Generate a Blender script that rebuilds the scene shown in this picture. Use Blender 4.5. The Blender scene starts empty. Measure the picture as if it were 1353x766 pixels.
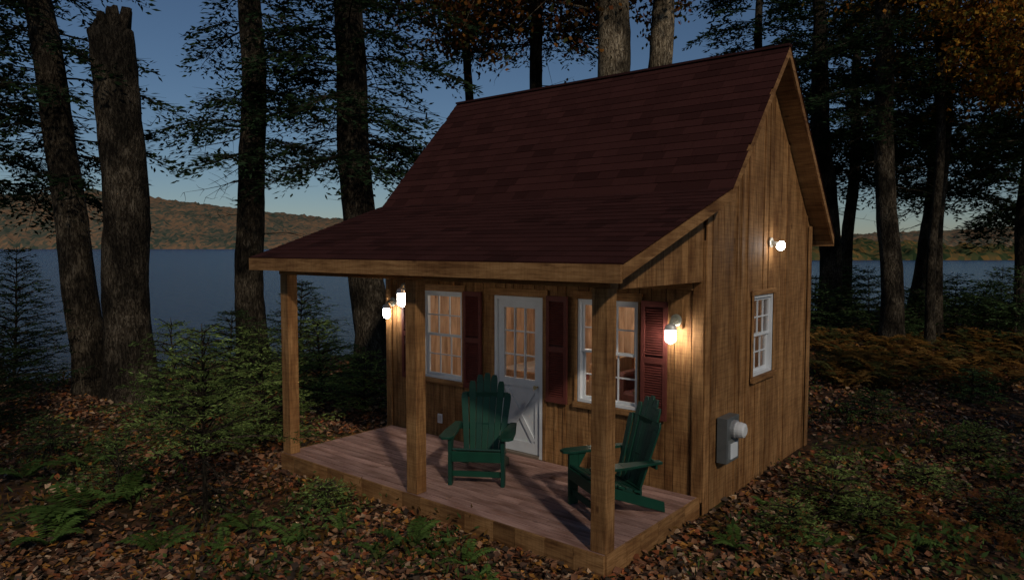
import bpy, math, random
import numpy as np
from mathutils import Vector
random.seed(7); RS=np.random.RandomState(11)
scene=bpy.context.scene
try:
    scene.view_settings.view_transform='Standard'; scene.view_settings.look='None'; scene.view_settings.exposure=0
except Exception: pass
CAMZ=2.6825
FW=np.array([-0.6337,0.7736,0]); RT=np.array([0.7736,0.6337,0])
def site(lat,dep,z=0.0):
    p=FW*dep+RT*lat; return np.array([p[0],p[1],z])

# ---------------------------------------------------------------- materials
def newmat(name):
    m=bpy.data.materials.new(name); m.use_nodes=True
    nt=m.node_tree; b=nt.nodes['Principled BSDF']
    return m,nt,b
def N(nt,t,**kw):
    n=nt.nodes.new(t)
    for k,v in kw.items(): setattr(n,k,v)
    return n
def ramp(nt,stops):
    r=N(nt,'ShaderNodeValToRGB'); e=r.color_ramp.elements
    while len(e)<len(stops): e.new(0.5)
    for i,(p,c) in enumerate(stops):
        e[i].position=p; e[i].color=(c[0],c[1],c[2],1)
    return r
def mulmix(nt,a,b,fac=1.0,bt='MULTIPLY'):
    m=N(nt,'ShaderNodeMix',data_type='RGBA',blend_type=bt); m.inputs[0].default_value=fac
    nt.links.new(a,m.inputs[6]); nt.links.new(b,m.inputs[7]); return m.outputs[2]
def coords(nt,scale):
    tc=N(nt,'ShaderNodeTexCoord'); mp=N(nt,'ShaderNodeMapping'); mp.inputs['Scale'].default_value=scale
    nt.links.new(tc.outputs['Object'],mp.inputs[0]); return mp.outputs[0]
def wood(name,c1,c2,c3,axis,rough=0.75,bump=0.35,spec=0.2,saw=0.0):
    m,nt,b=newmat(name); L=nt.links.new
    s=[20,20,20]; s[axis]=1.5
    att=N(nt,'ShaderNodeAttribute',attribute_name='tint')
    sep=N(nt,'ShaderNodeSeparateColor'); L(att.outputs['Color'],sep.inputs[0])
    w=N(nt,'ShaderNodeMath',operation='MULTIPLY'); w.inputs[1].default_value=37.0; L(sep.outputs[1],w.inputs[0])
    n1=N(nt,'ShaderNodeTexNoise',noise_dimensions='4D'); n1.inputs['Scale'].default_value=1.7; n1.inputs['Detail'].default_value=5; n1.inputs['Roughness'].default_value=0.75
    n1.inputs['Distortion'].default_value=0.6
    L(coords(nt,s),n1.inputs['Vector']); L(w.outputs[0],n1.inputs['W'])
    r=ramp(nt,[(0.3,c1),(0.5,c2),(0.68,c3)]); L(n1.outputs[0],r.inputs[0])
    s2=[4.0]*3; s2[axis]=1.4
    n2=N(nt,'ShaderNodeTexNoise',noise_dimensions='4D'); n2.inputs['Scale'].default_value=1.5; n2.inputs['Detail'].default_value=3
    L(coords(nt,s2),n2.inputs['Vector']); L(w.outputs[0],n2.inputs['W'])
    r2=ramp(nt,[(0.32,(0.55,0.48,0.43)),(0.58,(1,1,1))]); L(n2.outputs[0],r2.inputs[0])
    s3=[8.0]*3; s3[axis]=3.6
    v=N(nt,'ShaderNodeTexVoronoi',voronoi_dimensions='4D'); v.inputs['Scale'].default_value=0.9
    L(coords(nt,s3),v.inputs['Vector']); L(w.outputs[0],v.inputs['W'])
    r3=ramp(nt,[(0.08,(0.16,0.11,0.08)),(0.17,(1,1,1))]); L(v.outputs['Distance'],r3.inputs[0])
    c=mulmix(nt,r.outputs[0],r2.outputs[0]); c=mulmix(nt,c,r3.outputs[0],0.9)
    if saw>0:
        s4=[3.0]*3; s4[axis]=55
        n4=N(nt,'ShaderNodeTexNoise'); n4.inputs['Scale'].default_value=1.2; n4.inputs['Detail'].default_value=2; L(coords(nt,s4),n4.inputs['Vector'])
        r4=ramp(nt,[(0.38,(0.6,0.57,0.54)),(0.55,(1.05,1.05,1.05))]); L(n4.outputs[0],r4.inputs[0]); c=mulmix(nt,c,r4.outputs[0],saw)
    g=N(nt,'ShaderNodeCombineColor')
    for i in range(3): L(sep.outputs[0],g.inputs[i])
    c=mulmix(nt,c,g.outputs[0]); L(c,b.inputs['Base Color'])
    b.inputs['Roughness'].default_value=rough; b.inputs['Specular IOR Level'].default_value=spec
    bp=N(nt,'ShaderNodeBump'); bp.inputs['Strength'].default_value=bump; bp.inputs['Distance'].default_value=0.008
    L(n1.outputs[0],bp.inputs['Height']); L(bp.outputs[0],b.inputs['Normal'])
    return m
def tinted(name,rough=0.6,noise_scale=20,amt=0.35,spec=0.3,bump=0.0,trans=0.0,metal=0.0):
    """colour comes from the per-face tint attribute, broken up by noise"""
    m,nt,b=newmat(name); L=nt.links.new
    att=N(nt,'ShaderNodeAttribute',attribute_name='tint')
    n=N(nt,'ShaderNodeTexNoise'); n.inputs['Scale'].default_value=noise_scale; n.inputs['Detail'].default_value=3
    L(coords(nt,(1,1,1)),n.inputs['Vector'])
    lo=1-amt; r=ramp(nt,[(0.3,(lo,lo,lo)),(0.7,(1+amt*0.3,)*3)]); L(n.outputs[0],r.inputs[0])
    c=mulmix(nt,att.outputs['Color'],r.outputs[0]); L(c,b.inputs['Base Color'])
    b.inputs['Roughness'].default_value=rough; b.inputs['Specular IOR Level'].default_value=spec; b.inputs['Metallic'].default_value=metal
    if bump>0:
        bp=N(nt,'ShaderNodeBump'); bp.inputs['Strength'].default_value=bump; bp.inputs['Distance'].default_value=0.004
        L(n.outputs[0],bp.inputs['Height']); L(bp.outputs[0],b.inputs['Normal'])
    return m
def leafmat(name,trans,amt,scale):
    m,nt,b=newmat(name); L=nt.links.new; nt.nodes.remove(b)
    att=N(nt,'ShaderNodeAttribute',attribute_name='tint')
    d=N(nt,'ShaderNodeBsdfDiffuse');tr=N(nt,'ShaderNodeBsdfTranslucent');mx=N(nt,'ShaderNodeMixShader');mx.inputs[0].default_value=trans
    n=N(nt,'ShaderNodeTexNoise'); n.inputs['Scale'].default_value=scale; n.inputs['Detail'].default_value=2
    L(coords(nt,(1,1,1)),n.inputs['Vector']);lo=1-amt; r=ramp(nt,[(0.35,(lo,lo,lo)),(0.65,(1+amt*0.5,)*3)]); L(n.outputs[0],r.inputs[0])
    c=mulmix(nt,att.outputs['Color'],r.outputs[0]);L(c,d.inputs[0]);L(c,tr.inputs[0]);L(d.outputs[0],mx.inputs[1]);L(tr.outputs[0],mx.inputs[2]);L(mx.outputs[0],nt.nodes['Material Output'].inputs[0])
    return m
WC=((0.12,0.052,0.018),(0.30,0.152,0.056),(0.43,0.235,0.098))
M_wall=wood('rough_sawn_siding',*WC,2,saw=.5,bump=.5)
M_trimx=wood('trim_wood_x',*WC,0,saw=.3)
M_trimy=wood('trim_wood_y',*WC,1,saw=.3)
M_post=wood('post_wood',*WC,2,saw=.4)
M_deck=wood('deck_boards',(0.21,0.118,0.092),(0.36,0.215,0.175),(0.47,0.30,0.25),0,rough=0.7)
M_pine=wood('interior_pine',(0.45,0.26,0.15),(0.62,0.42,0.27),(0.72,0.52,0.36),2,rough=0.5,bump=0.1)
M_dark=tinted('sheathing',0.9)
M_paint=tinted('paint',0.45,8,0.08,0.4)
M_shut=tinted('shutter_paint',0.6,15,0.2,0.2)
M_shingle=tinted('asphalt_shingle',0.95,130,0.35,0.05,bump=0.35)
M_green=tinted('green_paint',0.45,9,0.18,0.3)
M_metal=tinted('painted_metal',0.4,12,0.15,0.5,metal=0.3)
M_leaf=leafmat('needles',.35,.4,1.5)
M_mleaf=leafmat('autumn_leaves',.4,.3,1.5)
M_litter=tinted('leaf_litter',0.75,9,0.4,0.2)
def emis(name,col,st):
    m,nt,b=newmat(name); b.inputs['Base Color'].default_value=(1,1,1,1)
    b.inputs['Emission Color'].default_value=(*col,1); b.inputs['Emission Strength'].default_value=st; return m
M_bulb=emis('lit_glass_jar',(1.0,0.94,0.87),85)
M_bulb2=emis('lit_globe',(1.0,0.95,0.88),50)
M_room=emis('room_bulb',(1.0,0.86,0.72),135)
def glassmat():
    m,nt,b=newmat('window_glass'); L=nt.links.new
    t=N(nt,'ShaderNodeBsdfTransparent'); t.inputs[0].default_value=(0.93,0.95,0.95,1)
    g=N(nt,'ShaderNodeBsdfGlossy'); g.inputs['Roughness'].default_value=0.02
    lw=N(nt,'ShaderNodeLayerWeight'); lw.inputs[0].default_value=.5
    pw=N(nt,'ShaderNodeMath',operation='POWER');pw.inputs[1].default_value=4;L(lw.outputs['Facing'],pw.inputs[0])
    ma=N(nt,'ShaderNodeMath',operation='MULTIPLY_ADD');ma.inputs[1].default_value=.7;ma.inputs[2].default_value=.06;L(pw.outputs[0],ma.inputs[0])
    mx=N(nt,'ShaderNodeMixShader'); L(ma.outputs[0],mx.inputs[0]); L(t.outputs[0],mx.inputs[1]); L(g.outputs[0],mx.inputs[2])
    L(mx.outputs[0],nt.nodes['Material Output'].inputs[0]); return m
M_glass=glassmat()
def barkmat(name,c1,c2,c3):
    m,nt,b=newmat(name); L=nt.links.new
    n=N(nt,'ShaderNodeTexNoise'); n.inputs['Scale'].default_value=4; n.inputs['Detail'].default_value=6; n.inputs['Roughness'].default_value=0.75; n.inputs['Distortion'].default_value=0.8
    L(coords(nt,(4,4,1.3)),n.inputs['Vector'])
    n2=N(nt,'ShaderNodeTexNoise'); n2.inputs['Scale'].default_value=9; n2.inputs['Detail'].default_value=3; n2.inputs['Distortion'].default_value=1.2
    L(coords(nt,(3,3,.9)),n2.inputs['Vector'])
    r=ramp(nt,[(0.3,c1),(0.5,c2),(0.68,c3)]); L(n.outputs[0],r.inputs[0])
    r2=ramp(nt,[(0.38,(0.35,0.32,0.3)),(0.56,(1,1,1))]); L(n2.outputs[0],r2.inputs[0])
    n3=N(nt,'ShaderNodeTexNoise'); n3.inputs['Scale'].default_value=1.6; n3.inputs['Detail'].default_value=4; L(coords(nt,(1,1,0.8)),n3.inputs['Vector'])
    r3=ramp(nt,[(0.43,(0.38,0.38,0.34)),(0.6,(1.35,1.35,1.22))]); L(n3.outputs[0],r3.inputs[0])
    c=mulmix(nt,r.outputs[0],r2.outputs[0]); c=mulmix(nt,c,r3.outputs[0]); L(c,b.inputs['Base Color']); b.inputs['Roughness'].default_value=0.9; b.inputs['Specular IOR Level'].default_value=0.1
    ad=N(nt,'ShaderNodeMath',operation='ADD'); L(r2.outputs[0],ad.inputs[0]); L(n.outputs[0],ad.inputs[1])
    bp=N(nt,'ShaderNodeBump'); bp.inputs['Strength'].default_value=1.0; bp.inputs['Distance'].default_value=0.04
    L(ad.outputs[0],bp.inputs['Height']); L(bp.outputs[0],b.inputs['Normal']); return m
M_bark=barkmat('bark',(0.022,0.016,0.012),(0.062,0.048,0.035),(0.135,0.108,0.086))
M_pale=barkmat('pale_bark',(0.12,0.09,0.065),(0.24,0.185,0.13),(0.38,0.31,0.24))
# ---------------------------------------------------------------- mesh builder (quads)
class QB:
    def __init__(s): s.V=[];s.F=[];s.M=[];s.C=[];s.n=0
    def add(s,V,F,mat=0,col=(1,0.5,0)):
        V=np.asarray(V,float).reshape(-1,3);F=np.asarray(F,int).reshape(-1,4)
        s.V.append(V);s.F.append(F+s.n);s.n+=len(V)
        s.M.append(np.full(len(F),mat,int))
        c=np.asarray(col,float); 
        if c.ndim==1: c=np.tile(c,(len(F),1))
        s.C.append(c)
    def hexa(s,P,mat=0,col=(1,0.5,0)):
        s.add(P,[[0,3,2,1],[4,5,6,7],[0,1,5,4],[1,2,6,5],[2,3,7,6],[3,0,4,7]],mat,col)
    def box(s,lo,hi,mat=0,col=(1,0.5,0)):
        x0,y0,z0=lo;x1,y1,z1=hi
        s.hexa([(x0,y0,z0),(x1,y0,z0),(x1,y1,z0),(x0,y1,z0),(x0,y0,z1),(x1,y0,z1),(x1,y1,z1),(x0,y1,z1)],mat,col)
    def beam(s,a,b,w,h,up=(0,0,1),mat=0,col=(1,0.5,0),w2=None):
        a=np.array(a,float);b=np.array(b,float);d=b-a;d/=np.linalg.norm(d);u=np.array(up,float)
        sd=np.cross(d,u);sd/=np.linalg.norm(sd);u=np.cross(sd,d);w2=w if w2 is None else w2
        P=[a-sd*w/2-u*h/2,a+sd*w/2-u*h/2,b+sd*w2/2-u*h/2,b-sd*w2/2-u*h/2,a-sd*w/2+u*h/2,a+sd*w/2+u*h/2,b+sd*w2/2+u*h/2,b-sd*w2/2+u*h/2]
        s.hexa(P,mat,col)
    def tube(s,path,rad,n=8,mat=0,col=(1,0.5,0),cap=True,wob=0.0):
        path=np.asarray(path,float);k=len(path);rad=np.asarray(rad,float)*np.ones(k)
        T=np.gradient(path,axis=0);T/=np.linalg.norm(T,axis=1)[:,None]+1e-9
        ref=np.array([0.13,1,0.07]) if abs(T[0][1])<0.8 else np.array([1,0.1,0.05])
        A=np.cross(T,ref);A/=np.linalg.norm(A,axis=1)[:,None];B=np.cross(T,A)
        th=np.arange(n)*2*math.pi/n
        R=rad[:,None]*np.ones((k,n))
        if wob>0: R=R*(1+wob*(RS.rand(k,n)-0.5)+wob*0.8*np.sin(th*3+1)[None,:]*np.sin(np.arange(k)*0.5)[:,None])
        V=path[:,None,:]+R[:,:,None]*(np.cos(th)[None,:,None]*A[:,None,:]+np.sin(th)[None,:,None]*B[:,None,:])
        i=np.arange(k-1)[:,None];j=np.arange(n)[None,:];j2=(j+1)%n
        F=np.stack([i*n+j,i*n+j2,(i+1)*n+j2,(i+1)*n+j],-1).reshape(-1,4)
        V=V.reshape(-1,3)
        if cap and n%2==0:
            ex=[]
            for o in (0,(k-1)*n):
                for q in range(0,n-2,2): ex.append([o,o+q+1,o+q+2,o+(q+3)%n])
            F=np.vstack([F,ex])
        s.add(V,F,mat,col)
    def leaves(s,P,D,S,L,W,mat,col,fold=0.0):
        n=len(P);L=np.asarray(L)*np.ones(n);W=np.asarray(W)*np.ones(n)
        D=D/(np.linalg.norm(D,axis=1)[:,None]+1e-9);S=S-(S*D).sum(1)[:,None]*D;S/=np.linalg.norm(S,axis=1)[:,None]+1e-9
        mid=P+D*(L*0.45)[:,None]
        V=np.stack([P,mid+S*(W/2)[:,None],P+D*L[:,None],mid-S*(W/2)[:,None]],1)
        if fold: V[:,1,2]+=fold*W;V[:,3,2]+=fold*W
        F=np.arange(4*n).reshape(n,4); s.add(V.reshape(-1,3),F,mat,col)
    def obj(s,name,mats,parent=None,loc=None,bevel=0,smooth=False):
        V=np.vstack(s.V);F=np.vstack(s.F);Mi=np.concatenate(s.M);C=np.vstack(s.C)
        me=bpy.data.meshes.new(name);me.vertices.add(len(V));me.vertices.foreach_set('co',V.ravel().astype(np.float32))
        me.loops.add(F.size);me.loops.foreach_set('vertex_index',F.ravel().astype(np.int32))
        me.polygons.add(len(F));me.polygons.foreach_set('loop_start',(np.arange(len(F))*4).astype(np.int32))
        for m in mats: me.materials.append(m)
        me.polygons.foreach_set('material_index',Mi.astype(np.int32))
        me.update(calc_edges=True); me.validate()
        if len(me.polygons)==len(F):
            at=me.attributes.new('tint','FLOAT_COLOR','FACE')
            at.data.foreach_set('color',np.hstack([C,np.ones((len(C),1))]).ravel().astype(np.float32))
        else: print('VALIDATE changed',name)
        me.polygons.foreach_set('use_smooth',np.full(len(me.polygons),bool(smooth)))
        o=bpy.data.objects.new(name,me);scene.collection.objects.link(o)
        if loc is not None: o.location=loc
        if parent: o.parent=parent
        if bevel: 
            bm=o.modifiers.new('b','BEVEL');bm.width=bevel;bm.segments=2;bm.limit_method='ANGLE'
        return o
def empty(name,loc=(0,0,0)):
    e=bpy.data.objects.new(name,None);scene.collection.objects.link(e);e.location=loc;e.empty_display_size=0.3;return e
def rt(lo=0.75,hi=1.12): return (random.uniform(lo,hi),random.random(),0)

# ================================================================= CABIN
CAB=empty('wood_cabin')
XL,XR=-7.66,-2.96; YF,YB=6.61,9.92; DZ=0.1825; DL,DR,DF=-7.578,-2.975,4.815
prof=[(4.62,2.567),(6.67,3.259),(8.22,4.94),(10.15,2.85)]
def rz(y):
    for (a,za),(b,zb) in zip(prof,prof[1:]):
        if y<=b: return za+(zb-za)*(y-a)/(b-a)
    return prof[-1][1]
under=lambda y: rz(y)-0.115
def cols(a0,a1,ops,w,extra=()):
    ed=sorted(set([a0,a1]+[o[0] for o in ops]+[o[1] for o in ops]+list(extra)));out=[]
    for p,q in zip(ed,ed[1:]):
        n=max(1,round((q-p)/w));cuts=[p+(q-p)*(i+(random.uniform(-.18,.18) if 0<i<n else 0))/n for i in range(n+1)]
        out+=list(zip(cuts,cuts[1:]))
    return out
def panel(qb,axis,f0,f1,a0,a1,zb,top,ops,w,mat,gap=0.003,extra=(),tint=(0.75,1.12)):
    """vertical boards between planes f0..f1 (along the other axis); top = function or const"""
    tf=top if callable(top) else (lambda a:top)
    for p,q in cols(a0,a1,ops,w,extra):
        segs=[(zb,None)]
        for o in ops:
            if p>=o[0]-1e-6 and q<=o[1]+1e-6: segs=[(zb,o[2]),(o[3],None)]
        for z0,z1 in segs:
            t0=z1 if z1 is not None else tf(p+gap);t1=z1 if z1 is not None else tf(q-gap)
            if min(t0,t1)<=z0+0.01: 
                if max(t0,t1)<=z0+0.01: continue
                t0=max(t0,z0+.005);t1=max(t1,z0+.005)
            c=rt(*tint);P=[]
            for z,ta,tb in ((z0,None,None),(None,t0,t1)):
                for (a,f) in ((p+gap,f0),(q-gap,f0),(q-gap,f1),(p+gap,f1)):
                    zz=z if z is not None else (ta if a<(p+q)/2 else tb)
                    P.append((a,f,zz) if axis=='x' else (f,a,zz))
            qb.hexa(P,mat,c)
win=(-6.95,-6.22,0.95,2.11);win2=(-4.45,-3.68,0.95,2.11);door=(-5.67,-4.93,DZ,2.10);swin=(7.89,8.53,1.21,2.14)
W=QB()
def wall(axis,fo,sgn,a0,a1,zb,top,ops,extra=(),w=0.16):
    # sgn: outward direction along normal
    st=random.getstate()
    panel(W,axis,fo-sgn*0.024,fo,a0,a1,zb,top,ops,w,0,0.0045,extra)
    random.setstate(st)
    cs=cols(a0,a1,ops,w,extra)
    tf=top if callable(top) else (lambda a:top)
    edges=[o[0] for o in ops]+[o[1] for o in ops]
    for p,q in cs[1:]:
        if any(abs(p-e)<1e-4 for e in edges): continue
        segs=[(zb,tf(p)-0.01)]
        for o in ops:
            if o[0]<p<o[1]: segs=[(zb,o[2]),(o[3],tf(p)-0.01)]
        for z0,z1 in segs:
            if z1-z0<0.05: continue
            if random.random()<0.4: continue
            hw=random.uniform(0.014,0.022); c=rt(0.75,1.05)
            l0=[p-hw,fo+sgn*0.001,z0+random.uniform(0.0,0.02)];l1=[p+hw,fo+sgn*0.012,z1-random.uniform(0,0.03)]
            if axis=='y': l0=[l0[1],l0[0],l0[2]];l1=[l1[1],l1[0],l1[2]]
            lo=[min(u,v) for u,v in zip(l0,l1)];hi=[max(u,v) for u,v in zip(l0,l1)]
            W.box(lo,hi,0,c)
    panel(W,axis,fo-sgn*0.034,fo-sgn*0.026,a0,a1,zb,top,ops,5,1,0,extra=[8.22] if axis=='y' else [],tint=(0.03,0.04))
    panel(W,axis,fo-sgn*0.10,fo-sgn*0.036,a0+(0.1 if axis=='y' else 0.035),a1-(0.1 if axis=='y' else 0.035),DZ,(lambda a:min(2.42,tf(a)-0.01)),ops,0.12,2,0.001,tint=(0.85,1.05))
wall('x',YF,-1,XL,XR,DZ-0.06,2.9,[win,win2,door],extra=[])
wall('x',YB,1,XL,XR,0.0,2.9,[])
wall('y',XR,1,YF+0.001,YB-0.001,-0.05,under,[swin],extra=[8.22])
wall('y',XL,-1,YF+0.001,YB-0.001,-0.05,under,[],extra=[8.22])
# porch side infill
for fx,sg in ((XR,1),(XL+0.05,-1)):
    panel(W,'y',fx-sg*0.024,fx,5.0,YF-0.042,2.345,under,[],0.16,0,0.003)
W.obj('walls',[M_wall,M_dark,M_pine],CAB)
T=QB()
# corner boards, openings trim, beams
def tb(lo,hi,mat,a=0.85,b=1.12): T.box(lo,hi,mat,rt(a,b))
tb((XR-0.09,YF-0.040,DZ-.05),(XR+0.018,YF-0.017,2.75),2)
tb((XR+0.017,YF-0.017,0.0),(XR+0.034,YF+0.10,under(YF)-0.02),2)
tb((XR+0.017,YB-0.10,0.0),(XR+0.034,YB+0.02,under(YB)-0.02),2)
tb((XL-0.018,YF-0.040,DZ-.05),(XL+0.09,YF-0.017,2.75),2)
def trim(o,w=0.055,head=0.09):
    a0,a1,z0,z1=o
    tb((a0-w,YF-0.034,z0),(a0-0.001,YF-0.016,z1),2);tb((a1+0.001,YF-0.034,z0),(a1+w,YF-0.016,z1),2)
    tb((a0-w-.02,YF-0.038,z1+0.001),(a1+w+.02,YF-0.016,z1+head),0)
    if z0>0.5: tb((a0-w-.01,YF-0.055,z0-0.06),(a1+w+.01,YF-0.016,z0-0.001),0)
trim(win,0.03);trim(win2,0.03);trim(door)
tb((XL+0.1,YF-0.046,2.26),(XR-0.1,YF-0.018,2.40),0)
a0,a1,z0,z1=swin
tb((XR+0.016,a0-.05,z0),(XR+.03,a0-.001,z1),2);tb((XR+.016,a1+.001,z0),(XR+.03,a1+.05,z1),2)
tb((XR+.016,a0-.07,z1+.001),(XR+.034,a1+.07,z1+.06),1);tb((XR+.016,a0-.06,z0-.06),(XR+.06,a1+.06,z0-.001),1)
# porch beams
tb((DL-0.02,DF+0.02,2.36),(-5.29,DF+0.15,2.53),0);tb((-5.286,DF+0.02,2.36),(DR+0.02,DF+0.15,2.53),0)
for x in (XR-0.15,XL+0.08):
    tb((x,DF+0.152,2.35),(x+0.12,YF-0.05,2.425),1)
# posts
for x in (-7.50,-5.28,-3.05):
    tb((x-0.075,DF+0.02,DZ+0.002),(x+0.075,DF+0.155,2.358),2,0.9,1.1)
T.obj('posts_and_trim',[M_trimx,M_trimy,M_post],CAB,bevel=0.004)
# roof
R=QB();RX0,RX1=-7.818,-2.735
for (ya,za),(yb,zb) in zip(prof,prof[1:]):
    t=0.085
    R.hexa([(RX0,ya,za-t),(RX1,ya,za-t),(RX1,yb,zb-t),(RX0,yb,zb-t),(RX0,ya,za-.012),(RX1,ya,za-.012),(RX1,yb,zb-.012),(RX0,yb,zb-.012)],0,(0.8,.3,0))
    # rake boards
    for x0,x1 in ((RX1+0.001,RX1+0.024),(RX0-0.024,RX0-0.001)):
        h=0.125
        R.hexa([(x0,ya,za-h),(x1,ya,za-h),(x1,yb,zb-h),(x0,yb,zb-h),(x0,ya,za-.018),(x1,ya,za-.018),(x1,yb,zb-.018),(x0,yb,zb-.018)],1,(random.uniform(.9,1.1),.2,0))
R.box((RX0-.02,4.585,2.415),(RX1+.02,4.617,2.556),0,(1.05,.7,0))
R.box((RX0-.02,10.151,2.70),(RX1+.02,10.18,2.845),0,(1,.7,0))
# porch ceiling
R.hexa([(XL+.06,4.97,2.43),(XR-.06,4.97,2.43),(XR-.06,YF-.03,2.50),(XL+.06,YF-.03,2.50),(XL+.06,4.97,2.445),(XR-.06,4.97,2.445),(XR-.06,YF-.03,2.515),(XL+.06,YF-.03,2.515)],0,(.7,.9,0))
# shingles
def shingle(pa,pb,course=0.125):
    (ya,za),(yb,zb)=pa,pb;Ls=math.hypot(yb-ya,zb-za);n=round(Ls/course);u=np.array([0,(yb-ya)/Ls,(zb-za)/Ls]);nm=np.array([0,-u[2],u[1]])
    if nm[2]<0:nm=-nm
    for r in range(n):
        s0=Ls*r/n-(0.02 if r==0 else 0);s1=Ls*(r+1)/n+0.02
        x=RX0-0.015-random.random()*.3
        while x<RX1+0.015:
            wdt=random.choice([0.2,0.26,0.33,0.33]);x0=max(x,RX0-0.02);x1=min(x+wdt-0.004,RX1+0.03);x+=wdt
            if x1-x0<0.02: continue
            g=random.uniform(0.84,1.14)
            if random.random()<0.15: g*=.72
            red=(0.053*g,0.0185*g,0.0155*g)
            o=np.array([0,ya,za]);th=random.uniform(0.008,0.010)
            A=o+u*s0;B=o+u*min(s1,Ls+0.01)
            P=[]
            for base in (0,1):
                for (xx,pt,hh) in ((x0,A,th),(x1,A,th),(x1,B,0.002),(x0,B,0.002)):
                    q=pt+nm*(hh if base else -0.004)
                    P.append((xx,q[1],q[2]))
            R.hexa(P,2,red)
shingle(prof[0],prof[1]);shingle(prof[1],prof[2]);shingle(prof[3],prof[2])
R.box((RX0-.02,8.17,4.925),(RX1+.03,8.27,4.952),2,(0.045,.018,.017))
R.obj('roof',[M_trimx,M_trimy,M_shingle],CAB)
# deck
D=QB();y=DF+0.012
while y<YF-0.03:
    w=0.118;y1=min(y+w,YF-0.03);x=DL+0.01
    js=sorted([random.uniform(DL+.6,DR-.6) for _ in range(random.choice([1,1,2]))])+[DR-0.01]
    for j in js:
        D.box((x+.002,y,DZ-0.035),(j-.002,y1-0.012,DZ+random.uniform(-.001,.001)),0,rt(0.82,1.12));x=j
    y+=w
D.box((DL+.03,DF+.03,0.0),(DR-.03,YF,DZ-0.04),2,(0.02,0.015,0.01))
for p,q in cols(DL,DR,[],0.30): D.box((p+.003,DF-0.012,-0.05),(q-.003,DF+0.011,DZ),1,rt(.72,1.12))
for p,q in cols(DF+.013,YF-.02,[],0.30):
    D.box((DR-0.009,p+.003,-0.05),(DR+0.014,q-.003,DZ),3,rt(.72,1.12))
    D.box((DL-0.014,p+.003,-0.05),(DL+0.009,q-.003,DZ),3,rt(.72,1.12))
D.obj('porch_deck',[M_deck,M_trimx,M_dark,M_trimy],CAB)
# windows
WH=(0.62,0.64,0.66)
def window(name,axis,o,face,sgn,curt=False):
    q=QB();a0,a1,z0,z1=o
    def b(A0,A1,Z0,Z1,d0,d1,mat=0,col=WH):
        f0,f1=face+sgn*d0,face+sgn*d1;f0,f1=min(f0,f1),max(f0,f1)
        q.box((A0,f0,Z0),(A1,f1,Z1),mat,col) if axis=='x' else q.box((f0,A0,Z0),(f1,A1,Z1),mat,col)
    e=0.002;f=0.035
    b(a0+e,a0+f,z0+e,z1-e,-0.09,0.012);b(a1-f,a1-e,z0+e,z1-e,-0.09,0.012);b(a0+f+e,a1-f-e,z1-f,z1-e,-0.09,0.012);b(a0+f+e,a1-f-e,z0+e,z0+f,-0.09,0.012)
    zm=(z0+z1)/2
    for k,(s0,s1,dd) in enumerate(((z0+f+e,zm+.015,-0.065),(zm-.015,z1-f-e,-0.038))):
        A0,A1=a0+f+e,a1-f-e;r=0.028
        b(A0,A0+r,s0,s1,dd,dd+.024);b(A1-r,A1,s0,s1,dd,dd+.024);b(A0+r,A1-r,s0,s0+r,dd,dd+.024);b(A0+r,A1-r,s1-r,s1,dd,dd+.024)
        for i in (1,2):
            x=A0+r+(A1-A0-2*r)*i/3;b(x-.008,x+.008,s0+r,s1-r,dd+.004,dd+.02)
        zc=(s0+s1)/2;b(A0+r,A1-r,zc-.0075,zc+.0075,dd+.0055,dd+.0185)
        F=face+sgn*(dd+.012);g=[(A0+r,s0+r),(A1-r,s0+r),(A1-r,s1-r),(A0+r,s1-r)]
        q.add([(u,F,v) if axis=='x' else (F,u,v) for u,v in g],[[0,1,2,3]],1,(1,1,1))
    return q.obj(name,[M_paint,M_glass],CAB)
window('front_window_a','x',win,YF,-1);window('front_window_b','x',win2,YF,-1);window('side_window','y',swin,XR,1)
# shutters
for i,(x0,x1) in enumerate(((-7.33,-7.01),(-6.17,-5.87),(-4.86,-4.57),(-3.625,-3.33))):
    q=QB();y0,y1=YF-0.062,YF-0.036;z0,z1=0.90,2.13;c=(0.12,0.032,0.024);fw=0.042
    q.box((x0,y0,z0),(x0+fw,y1,z1),0,c);q.box((x1-fw,y0,z0),(x1,y1,z1),0,c)
    for za,zb in ((z0,z0+.07),((z0+z1)/2-.03,(z0+z1)/2+.03),(z1-.06,z1)): q.box((x0+fw,y0+.001,za),(x1-fw,y1,zb),0,c)
    z=z0+.075
    while z<z1-.07:
        if abs(z-(z0+z1)/2)>.045: q.beam((x0+fw,(y0+y1)/2+.002,z+.008),(x1-fw,(y0+y1)/2+.002,z+.008),0.024,0.005,up=(0,-0.8,1),mat=0,col=(0.115*random.uniform(.95,1.05),.029,.022))
        z+=0.026
    q.box((x0+.002,y1,z0+.002),(x1-.002,y1+.006,z1-.002),0,(0.05,.012,.01))
    q.obj('shutter_%d'%i,[M_shut],CAB)
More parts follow.
